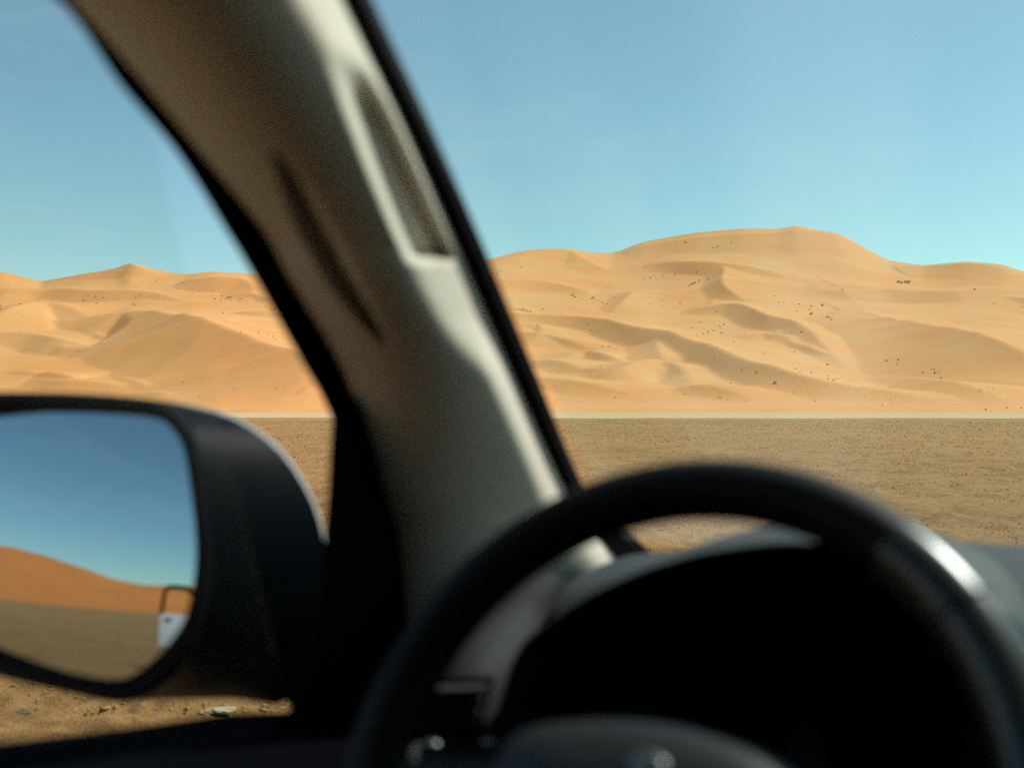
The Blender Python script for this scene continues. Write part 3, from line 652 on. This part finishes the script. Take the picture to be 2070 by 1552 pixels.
# --- left front pillar: trim skin between the door seal and the windscreen seal
Acur = [(-120, -160), (115, 0), (242, 170), (358, 309), (456, 464), (512, 557), (605, 722), (650, 800), (680, 870), (720, 1000), (750, 1120), (765, 1260), (770, 1340)]
Bcur = [(-60, -160), (142, 0), (290, 170), (404, 309), (528, 464), (579, 557), (677, 722), (726, 844), (768, 994), (794, 1081), (808, 1221), (815, 1340)]
Dcur = [(630, -160), (698, 0), (822, 258), (928, 500), (1046, 773), (1147, 994), (1195, 1060), (1238, 1100), (1300, 1170), (1360, 1240)]
Ecur = [(662, -160), (727, 0), (850, 258), (959, 500), (1075, 773), (1169, 994), (1215, 1048), (1262, 1090), (1330, 1155), (1400, 1225)]
NR, NC = 150, 72
B_, D_, E_, A_ = spline(Bcur, NR), spline(Dcur, NR), spline(Ecur, NR), spline(Acur, NR)
B3 = np.array([LD(*p) for p in B_]); D3 = np.array([LW(*p, -0.004) for p in D_]); E3 = np.array([LW(*p, -0.004) for p in E_]); A3 = np.array([LD(*p, -0.012) for p in A_])
dB = np.array([np.dot(q - CAMC, (ldir(CX, CY))) for q in B3]); dD = np.array([np.dot(q - CAMC, (ldir(CX, CY))) for q in D3])
def segdist(px, py, pts):
    """distance in pixels to a polyline and position along it"""
    best, par = 1e9, 0
    for k in range(len(pts) - 1):
        a, c = np.array(pts[k], float), np.array(pts[k + 1], float); e = c - a
        s = min(1, max(0, np.dot(np.array([px, py]) - a, e) / (e @ e))); d = np.hypot(*(np.array([px, py]) - a - s * e))
        if d < best: best, par = d, (k + s) / (len(pts) - 1)
    return best, par
SLOT_L = [(560, 310), (620, 430), (690, 560), (775, 690)]
HR = [(600, -60), (640, 60), (688, 200), (740, 340), (785, 450), (838, 565), (905, 690), (960, 800)]      # right-hand edge of the grab handle
HRY = np.array([q[1] for q in HR], float); HRX = np.array([q[0] for q in HR], float)
def face(i, t_, tk, drop):
    dk = dD[i] - drop
    f1 = dB[i] + (dk - dB[i]) * t_ / tk; f2 = dk + drop * (t_ - tk) / (1 - tk); h_ = 0.020
    return (f1 + f2 + math.sqrt((f1 - f2) ** 2 + h_ * h_)) / 2
rows, pix = [], []
for i in range(NR):
    row, prow = [], []
    for j in range(NC):
        t_ = j / (NC - 1)
        p = B_[i] * (1 - t_) + D_[i] * t_
        cap = float(sstep(497, 540, p[1]) * sstep(765, 630, p[1]))                 # the rounded foot of the handle
        xh = float(np.interp(p[1], HRY, HRX)); th_ = min(0.84, max(0.4, t_ + (xh - p[0]) / max(60.0, D_[i][0] - B_[i][0])))
        # a rounded inner face that looks rearwards, its door edge turned to the window, its front edge to the windscreen
        dep = face(i, t_, 0.87, 0.085) * (1 - cap) + face(i, t_, th_ + 0.02, 0.100) * cap - 0.056 * math.sin(math.pi * min(1, t_ ** 0.85)) ** 0.8
        sd_ = p[0] - xh
        pocket = float(sstep(0, 30, sd_) * sstep(90, 230, p[1]) * sstep(532, 512, p[1])) * float(sstep(0.965, 0.89, t_))
        dep += 0.065 * pocket
        if 60 < p[1] < 820:
            d, q_ = segdist(p[0], p[1], SLOT_L); wd = 30 * math.sin(math.pi * min(1, max(0, q_))) ** 0.7 + 1
            dep += 0.030 * max(0, 1 - (d / wd) ** 2)
        row.append(L(p[0], p[1], dep)); prow.append((p[0], p[1], sd_))
    rows.append(row); pix.append(prow)
fh, ft = [], []
for i in range(NR - 1):
    for j in range(NC - 1):
        x_, y_, sd_ = pix[i][j]; xl = float(np.interp(y_, [q[1] for q in SLOT_L], [q[0] for q in SLOT_L]))
        f = (i * NC + j, i * NC + j + 1, (i + 1) * NC + j + 1, (i + 1) * NC + j)
        (fh if 150 < y_ < 735 and sd_ < 24 and x_ > xl + 14 and x_ > 560 + (y_ - 310) * 0.35 else ft).append(f)
allv = [p for r in rows for p in r]
trim = mesh_obj('pillar_trim', allv, ft, M['trim'], car); trim['label'] = 'grey-beige trim of the left front pillar'
nrm = [Vector(v.normal) for v in trim.data.vertices]
gh = mesh_obj('grab_handle', allv, fh, M['trim'], car); gh['label'] = 'grab handle moulded onto the pillar'
for o_ in (trim, gh):
    bm = bmesh.new(); bm.from_mesh(o_.data); bmesh.ops.delete(bm, geom=[v for v in bm.verts if not v.link_faces], context='VERTS'); bm.to_mesh(o_.data); bm.free()
# black seals and the outer skin of the pillar
def strip(name, P, Qp, thick, m):
    rings = [[P[i], Qp[i], Qp[i] + thick, P[i] + thick] for i in range(len(P))]
    return loft(name, rings, m, car)
strip('windscreen_seal', D3 - 0.002 * WN, E3, 0.012 * WN, M['black'])
strip('door_seal', A3, B3 + 0.004 * DN, np.array([0.004, 0.022, 0.0]), M['black'])
rings = [[A3[i] + np.array([0.006, 0.012, 0]), B3[i] - 0.004 * DN, D3[i] + 0.006 * WN, E3[i] + 0.006 * WN, E3[i] + 0.014 * WN, A3[i] + np.array([0.008, 0.04, 0])] for i in range(NR)]
loft('front_pillar', rings, M['black'], car)
# --- windscreen and door glass
hexa('windshield', [LW(1262, 1090), (.80, 1.20, 1.185), (.80, 1.20, 1.180), LW(1262, 1090, -.004), LW(662, -160), (.64, .50, 1.655), (.64, .497, 1.650), LW(662, -160, -.004)], M['windshield'], car, 0)
sill = lambda y, lift: tuple(DP + np.array([-0.02, 0, 0]) + np.array([0, y - DP[1], 0]) + np.array([0.18, 0, 1]) * lift)
q0, q1, q2, q3 = sill(-.10, -.10), sill(.80, -.12), sill(.47, .47), sill(-.10, .47)
hexa('door_window', [q0, q1, tuple(np.array(q1) - 0.004 * DN), tuple(np.array(q0) - 0.004 * DN), q3, q2, tuple(np.array(q2) - 0.004 * DN), tuple(np.array(q3) - 0.004 * DN)], M['window'], car, 0)
box('headliner', (-.68, -2.2, 1.635), (.68, .44, 1.652), M['headliner'], car, 0.004)
hexa('windshield_header', [(-.62, .40, 1.61), (.62, .40, 1.61), (.62, .50, 1.645), (-.62, .50, 1.645), (-.62, .40, 1.65), (.62, .40, 1.65), (.62, .50, 1.652), (-.62, .50, 1.652)], M['headliner'], car, 0.008)

# --- left front door: panel, sill, mirror base
px_sill = [(-700, 1490), (-300, 1500), (0, 1514), (250, 1484), (400, 1464), (530, 1444), (640, 1440), (760, 1440)]
ss = [LX(a, c, CAMC[0] - 0.545) for a, c in px_sill[2:]]
ss = [np.array([ss[0][0], -0.14, ss[0][2] + 0.01])] + ss
ss[-1][1] = min(ss[-1][1], 0.98)
rings = []
for q in ss:
    rings.append([(-.855, q[1], .50), (-.855, q[1], q[2] - .03), (-.825, q[1], q[2] - .004), (-.785, q[1], q[2]), (-.762, q[1], q[2] - .012), (-.75, q[1], q[2] - .07), (-.745, q[1], .55)])
ldoor = loft('door', rings, M['door_in'], car); ldoor['label'] = 'dark driver door with its window sill'
box('armrest', (-.76, -.10, .86), (-.68, .40, .92), M['door_in'], ldoor, 0.015)
sail = [(672, 838), (668, 900), (663, 994), (656, 1081), (652, 1180), (640, 1300), (600, 1420), (540, 1470), (840, 1500), (826, 1230), (806, 1081), (778, 994), (740, 850), (690, 800)]
s0 = [LD(a, c, 0.004) for a, c in sail]; s1 = [q + np.array([0.004, 0.03, 0.0]) for q in s0]
bm = bmesh.new(); va = [bm.verts.new(q) for q in s0]; vb = [bm.verts.new(q) for q in s1]; n = len(va)
bm.faces.new(va); bm.faces.new(vb[::-1])
for k in range(n): bm.faces.new((va[k], vb[k], vb[(k + 1) % n], va[(k + 1) % n]))
sp = bm_obj('mirror_base', bm, M['door_in'], ldoor); sp['label'] = 'black corner panel that carries the door mirror'

# --- door mirror
DM, RS = 0.90, 1.25
C0 = L(170, 1100, DM)
tgt = np.array([-math.sin(math.radians(5.0)), -math.cos(math.radians(5.0)), 0.0])
rp = (375, 1238); v = ldir(*rp); v = v / np.linalg.norm(v); want = tgt - v; want /= np.linalg.norm(want)
n0 = want.copy()
def sphere_hit(px, py, extra=0.0):
    S = C0 - n0 * RS; r = ldir(px, py); r = r / np.linalg.norm(r); oc = CAMC - S; b_ = oc @ r; c_ = oc @ oc - (RS + extra) ** 2
    return CAMC + r * (-b_ - math.sqrt(max(0, b_ * b_ - c_)))
for _ in range(12):
    P1 = sphere_hit(*rp); n1 = (P1 - (C0 - n0 * RS)) / RS; n0 = n0 + (want - n1); n0 /= np.linalg.norm(n0)
GL = [(0, 839), (102, 831), (255, 836), (326, 847), (357, 872), (377, 913), (393, 1015), (400, 1092), (398, 1158), (383, 1235), (357, 1285), (316, 1331), (275, 1362), (230, 1375), (153, 1365), (76, 1342), (0, 1313),
      (-60, 1285), (-110, 1235), (-135, 1150), (-145, 1040), (-135, 940), (-100, 868), (-50, 846)]
OUT = [(0, 792), (150, 794), (290, 805), (345, 822), (385, 860), (405, 930), (418, 1030), (426, 1100), (424, 1180), (408, 1265), (378, 1335), (330, 1385), (255, 1420), (128, 1398), (0, 1367), (-90, 1335), (-160, 1270), (-195, 1150), (-200, 1020), (-185, 900), (-130, 820), (-60, 797)]
BCK = [(-20, 800), (150, 796), (300, 806), (400, 824), (480, 850), (560, 907), (620, 992), (652, 1080), (662, 1180), (640, 1320), (590, 1420), (480, 1412), (380, 1413), (255, 1412), (128, 1390), (0, 1350), (-90, 1310), (-150, 1240), (-180, 1140), (-185, 1020), (-165, 900), (-110, 830)]
def ring(pts, n=72):
    P = spline(pts + [pts[0]], 300)[:-1]; c = np.array([170.0, 1100.0]); a = np.unwrap(np.arctan2(P[:, 1] - c[1], P[:, 0] - c[0]))
    r = np.hypot(P[:, 0] - c[0], P[:, 1] - c[1]); an = (a + math.pi) % (2 * math.pi) - math.pi; o_ = np.argsort(an)
    g_ = np.linspace(-math.pi, math.pi, n, endpoint=False)
    rr = np.interp(g_, an[o_], r[o_], period=2 * math.pi); return np.stack([c[0] + rr * np.cos(g_), c[1] + rr * np.sin(g_)], -1)
gr, ou, bk = ring(GL), ring(OUT), ring(BCK)
cpt = np.array([170.0, 1100.0])
# glass: concentric rings on the sphere
V, Fc = [sphere_hit(170, 1100)], []
NG = 12
for k in range(1, NG + 1):
    for p in gr: V.append(sphere_hit(*(cpt + (p - cpt) * (k / NG * 1.012))))
for j in range(72): Fc.append((0, 1 + j, 1 + (j + 1) % 72))
for k in range(NG - 1):
    for j in range(72): Fc.append((1 + k * 72 + j, 1 + (k + 1) * 72 + j, 1 + (k + 1) * 72 + (j + 1) % 72, 1 + k * 72 + (j + 1) % 72))
S_ = C0 - n0 * RS
rim_in = [sphere_hit(*p) for p in gr]
def dep(q): return float(np.dot(q - CAMC, ldir(CX, CY)))
mid = gr * 0.45 + ou * 0.55
r0 = [sphere_hit(*(cpt + (p - cpt) * 0.99), -0.010) for p in gr]
r1 = [q + 0.004 * n0 for q in rim_in]
r2 = [L(p[0], p[1], dep(q) - 0.012) for p, q in zip(mid, rim_in)]
r3 = [L(p[0], p[1], dep(q) - 0.004) for p, q in zip(ou * 0.93 + gr * 0.07, rim_in)]
r4 = [L(p[0], p[1], dep(q) + 0.010) for p, q in zip(ou, rim_in)]
hous_r = [L(p[0], p[1], dep(q) + 0.006) for p, q in zip(ou * 0.97 + gr * 0.03, rim_in)]
h1 = [L(p[0], p[1], dep(q) + 0.022) for p, q in zip(ou * 0.98 + bk * 0.02 , rim_in)]
h2 = [L(p[0], p[1], DM + 0.050) for p in ou * 0.40 + bk * 0.60]
h3 = [L(p[0], p[1], DM + 0.085) for p in bk]
bc = np.array([300.0, 1110.0])
h4 = [L(*(bc + (p - bc) * 0.94), DM + 0.125) for p in bk]
h5 = [L(*(bc + (p - bc) * 0.74), DM + 0.155) for p in bk]
h6 = [L(*(bc + (p - bc) * 0.35), DM + 0.172) for p in bk]
house = loft('door_mirror', [hous_r, h1, h2, h3, h4, h5, h6], M['housing'], car, cap0=False)
house['label'] = 'dark glossy housing of the door mirror'
wgt = np.array([max(0.0, math.cos(math.atan2(p[1] - bc[1], p[0] - bc[0]) + math.radians(32))) ** 1.5 for p in bk])  # cap flares at upper right; its light grey paints the sun highlight
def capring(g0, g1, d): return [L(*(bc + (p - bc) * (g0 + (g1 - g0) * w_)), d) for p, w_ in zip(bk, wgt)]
mc = loft('mirror_cap_highlight', [capring(0.985, 1.0, DM + 0.088), capring(0.985, 1.018, DM + 0.096), capring(0.96, 1.0, DM + 0.13), capring(0.78, 0.82, DM + 0.162), capring(0.35, 0.38, DM + 0.18)], M['cap'], house, cap0=False); mc['label'] = 'grey mirror cap whose flared edge paints the sunlit rim highlight'
loft('mirror_bezel', [r0, r1, r2, r3, r4], M['bezel'], house, cap0=False, cap1=False)
me = bpy.data.meshes.new('mirror_glass'); me.from_pydata([tuple(q) for q in V], [], Fc)
if np.dot(np.cross(V[Fc[0][1]] - V[Fc[0][0]], V[Fc[0][2]] - V[Fc[0][0]]), n0) < 0: me.flip_normals()
me.polygons.foreach_set('use_smooth', [True] * len(me.polygons)); me.materials.append(M['mirror'])
me.update()
# exact spherical normals
me.normals_split_custom_set_from_vertices([tuple((np.array(q) - S_) / np.linalg.norm(np.array(q) - S_)) for q in V])
mg = bpy.data.objects.new('mirror_glass', me); col.objects.link(mg); mg.parent = house; mg['label'] = 'convex mirror glass showing blue sky and orange dunes'
a0 = [L(a, c, DM + 0.06) for a, c in ((560, 1290), (560, 1425), (600, 1440), (620, 1280))]
a1 = [LD(a, c, -0.02) for a, c in ((700, 1270), (680, 1450), (760, 1470), (780, 1270))]
hexa('mirror_arm', a0 + a1, M['bezel'], house, 0.012)
parked_pending = True
PARK = (-0.16, -8.4)

# --- dashboard
yc = CAMC[1]; zt = HCAM - 0.138
prof = [(yc + 1.128, zt + 0.002), (yc + 1.04, zt + 0.004), (yc + 0.96, zt), (yc + 0.93, zt - 0.008), (yc + 0.905, zt - 0.03), (yc + 0.89, zt - 0.08), (yc + 0.87, zt - 0.22), (yc + 0.80, zt - 0.34), (yc + 0.82, zt - 0.42), (yc + 1.02, zt - 0.52), (yc + 1.135, zt - 0.52)]
NX = 24; rings = []
for k in range(NX + 1):
    x = -0.60 + 1.36 * k / NX; bow = 0.05 * ((x - 0.1) / 0.7) ** 2; dz = -0.012 * max(0, (x + 0.1)) + (-0.03 * max(0, -x - 0.40) / 0.2)
    rings.append([(x, y - bow if i > 0 else y - 0.9 * bow, z + dz) for i, (y, z) in enumerate(prof)])
dash = loft('dashboard', rings, M['dash'], car)
box('centre_console', (-.02, .30, .42), (.26, 1.0, .86), M['dash'], car, 0.03)
# instrument hood
LIP = [(960, 1600), (983, 1478), (1006, 1406), (1022, 1350), (1050, 1300), (1095, 1262), (1181, 1203), (1264, 1163), (1330, 1138), (1426, 1112), (1552, 1094), (1620, 1092), (1720, 1100), (1850, 1130), (1970, 1180), (2070, 1250), (2130, 1340), (2160, 1450), (2170, 1600)]
yl = yc + 0.72
lp = [LY(a, c, yl) for a, c in spline(LIP, 60)]
cen = np.mean(lp, 0)
def hood_ring(y, sx, sz, dz=0): return [(cen[0] + (q[0] - cen[0]) * sx, y, cen[2] + (q[2] - cen[2]) * sz + dz) for q in lp]
hr = [hood_ring(yc + 0.965, 0.98, 0.95, -0.005), hood_ring(yc + 0.86, 1.0, 0.99, -0.001), hood_ring(yl + 0.03, 1.0, 1.0), hood_ring(yl + 0.008, 0.997, 0.995), hood_ring(yl, 0.98, 0.975), hood_ring(yl + 0.006, 0.955, 0.95), hood_ring(yl + 0.05, 0.93, 0.91), hood_ring(yl + 0.12, 0.90, 0.86)]
hood = loft('instrument_hood', hr, M['dash'], car, closed=False); hood['label'] = 'curved hood over the instruments behind the steering wheel'
hr2 = hood_ring(yl + 0.118, 0.92, 0.88)
bm = bmesh.new(); vv = [bm.verts.new(q) for q in hr2]; bm.faces.new(vv); bm_obj('instrument_panel', bm, M['black'], hood)
for sx in (-0.075, 0.075):
    bm = bmesh.new(); bmesh.ops.create_cone(bm, cap_ends=True, segments=32, radius1=0.055, radius2=0.050, depth=0.012, matrix=Matrix.Translation((cen[0] + sx, yl + 0.108, cen[2] - 0.10)) @ Matrix.Rotation(math.pi / 2, 4, 'X'))
    bm_obj('dial', bm, M['black'], hood)
# grey corner of the dashboard between pillar foot and instruments
lc = spline([(1060, 1130, 1.00), (1010, 1165, 0.975), (960, 1215, 0.95), (895, 1300, 0.885), (860, 1400, 0.845), (840, 1620, 0.80)], 24)
rc = spline([(1195, 1195, 1.00), (1160, 1222, 0.98), (1125, 1255, 0.955), (1066, 1320, 0.895), (1040, 1400, 0.855), (1000, 1620, 0.80)], 24)
rings = []
for i in range(24):
    row = []
    for j in range(10):
        t_ = j / 9; p = lc[i] * (1 - t_) + rc[i] * t_; row.append(L(p[0], p[1], p[2] - 0.02 * math.sin(math.pi * t_)))
    row += [L(rc[i][0], rc[i][1], rc[i][2] + 0.05), L(lc[i][0], lc[i][1], lc[i][2] + 0.05)]
    rings.append(row)
corner = loft('dashboard_end', rings, M['grey'], car); corner['label'] = 'grey end of the dashboard beside the pillar foot'
# air vent with louvres
def vq(a, c, d): return L(a, c, d)
vb_ = [(852, 1372), (1000, 1366), (972, 1486), (838, 1488)]
vent = hexa('air_vent', [vq(a, c, 0.835) for a, c in vb_] + [vq(a, c, 0.805) for a, c in vb_], M['black'], car, 0.004); vent['label'] = 'dark louvred air vent at the dashboard end'
for k in range(4):
    y0 = 1386 + 25 * k
    hexa('slat', [vq(862 - 3 * k, y0, 0.800), vq(986 - 6 * k, y0 - 4, 0.800), vq(984 - 6 * k, y0 + 4, 0.788), vq(860 - 3 * k, y0 + 8, 0.788), vq(862 - 3 * k, y0 + 5, 0.804), vq(986 - 6 * k, y0 + 1, 0.804), vq(984 - 6 * k, y0 + 9, 0.792), vq(860 - 3 * k, y0 + 13, 0.792)], M['slat'], vent, 0.0)
for (a, c, rr) in ((872, 1503, 0.005), (986, 1500, 0.0045)):
    bm = bmesh.new(); bmesh.ops.create_uvsphere(bm, u_segments=16, v_segments=10, radius=rr, matrix=Matrix.Translation(tuple(L(a, c, 0.77))) @ Matrix.Diagonal((1.5, 1, 0.7, 1)))
    bm_obj('vent_knob', bm, M['chrome'], vent)
# --- steering wheel
WC = L(1330, 1596, 0.5225); rake = math.radians(34.3); yaw = -0.119
wn = Vector((math.sin(yaw) * math.cos(rake), -math.cos(yaw) * math.cos(rake), math.sin(rake))); wr_ = Vector((math.cos(yaw), math.sin(yaw), 0)); wu = wn.cross(wr_); wc = Vector(WC)
RW, rt = 0.1815, 0.0183
def rim_pt(a, r=RW, h=0.0): return wc + wr_ * (r * math.sin(a)) + wu * (r * math.cos(a)) + wn * h
def rim_section(a, n=20, k=1.0):
    e = wr_ * math.sin(a) + wu * math.cos(a); c = rim_pt(a)
    return [c + e * (rt * k * math.cos(2 * math.pi * i / n)) + wn * (rt * 1.08 * k * math.sin(2 * math.pi * i / n)) for i in range(n)]
A1 = math.radians(35); A2 = math.radians(50.5)
def rim_piece(name, a0, a1, m, parent, k=1.0, n=60):
    rings = [rim_section(a0 + (a1 - a0) * i / n, 22, k) for i in range(n + 1)]
    return loft(name, rings, m, parent)
sw_ = rim_piece('steering_wheel', -math.radians(130), A1, M['leather'], car, 1.0, 90); sw_['label'] = 'black leather steering wheel rim'
rim_piece('grip', A1, A2, M['lacquer'], sw_, 1.0, 20)
rim_piece('grip', A2 + 0.014, math.radians(230), M['lacquer'], sw_, 1.0, 90)
rim_piece('seam', A2 - 0.004, A2 + 0.018, M['black'], sw_, 0.95, 3)
# airbag cover: domed pad with a rounded upper edge
PADO = [(1000, 1680), (1012, 1600), (1040, 1530), (1090, 1492), (1180, 1479), (1300, 1477), (1400, 1489), (1500, 1516), (1600, 1560), (1680, 1640), (1690, 1740), (1600, 1850), (1450, 1900), (1250, 1900), (1100, 1840), (1020, 1760)]
po = spline(PADO + [PADO[0]], 72)[:-1]; pc = np.array([1350.0, 1690.0])
pn = np.array(wn)
def pad_pt(p, h): return Lplane(p[0], p[1], WC + pn * h, pn)
rings = []
for k, h in ((1.0, -0.05), (1.0, -0.012), (0.985, 0.004), (0.95, 0.014), (0.88, 0.020), (0.70, 0.026), (0.40, 0.030), (0.10, 0.031)):
    outl = [pad_pt(p, -0.012) for p in po]; cc = np.mean(outl, 0)
    rings.append([cc + (q - cc) * k + pn * (h + 0.012) for q in outl])
pad = loft('airbag_cover', rings, M['pad'], sw_)
for a in (-100, 100, -150, 150):
    a = math.radians(a); i_ = rim_pt(a, 0.06, -0.02); o_ = rim_pt(a, RW - 0.004, 0.0)
    sweep('spoke', [i_, i_.lerp(o_, .5), o_], [0.024, 0.018, 0.014], [0.009, 0.008, 0.008], M['pad'], sw_, 14, wn)
# emblem sits on the pad face
e3 = pad_pt((1312, 1552), 0.026)
rings = [[e3 + np.array(wr_) * 0.012 * k * math.cos(2 * math.pi * i / 24) + np.array(wu) * 0.008 * k * math.sin(2 * math.pi * i / 24) + pn * h for i in range(24)] for k, h in ((1.0, -0.006), (1.0, 0.002), (0.8, 0.005), (0.3, 0.006))]
loft('emblem', rings, M['chrome'], sw_)
sweep('steering_column', [wc - wn * 0.03, wc - wn * 0.36], 0.045, 0.045, M['black'], car, 20, Vector((1, 0, 0)))
# --- seats and inner mirror
for sx in (-.37, .37):
    st = box('seat', (sx - .25, -.40, .55), (sx + .25, .15, .72), M['seat'], car, 0.05)
    hexa('backrest', [(sx - .25, -.50, .66), (sx + .25, -.50, .66), (sx + .25, -.36, .66), (sx - .25, -.36, .66), (sx - .22, -.70, 1.20), (sx + .22, -.70, 1.20), (sx + .22, -.60, 1.20), (sx - .22, -.60, 1.20)], M['seat'], st, 0.04)
    box('headrest', (sx - .13, -.72, 1.25), (sx + .13, -.62, 1.42), M['seat'], st, 0.04)
box('rear_seat', (-.66, -1.45, .60), (.66, -1.30, 1.15), M['seat'], car, 0.04)
rv = box('rear_view_mirror', (-.12, .50, 1.50), (.12, .53, 1.57), M['black'], car, 0.012)
# passenger side door, shut
prism('door', door_outline(), 0, 0.86, 0.77, M['door_in'], car, 0.008)
hexa('door_window', [(.815, -.09, 1.13), (.82, -.09, 1.13), (.82, .96, 1.13), (.815, .96, 1.13), (.652, -.07, 1.66), (.657, -.07, 1.66), (.657, .42, 1.66), (.652, .42, 1.66)], M['dark_window'], car, 0)  # unseen pane; dark tint added to keep light off the pillar
parked()
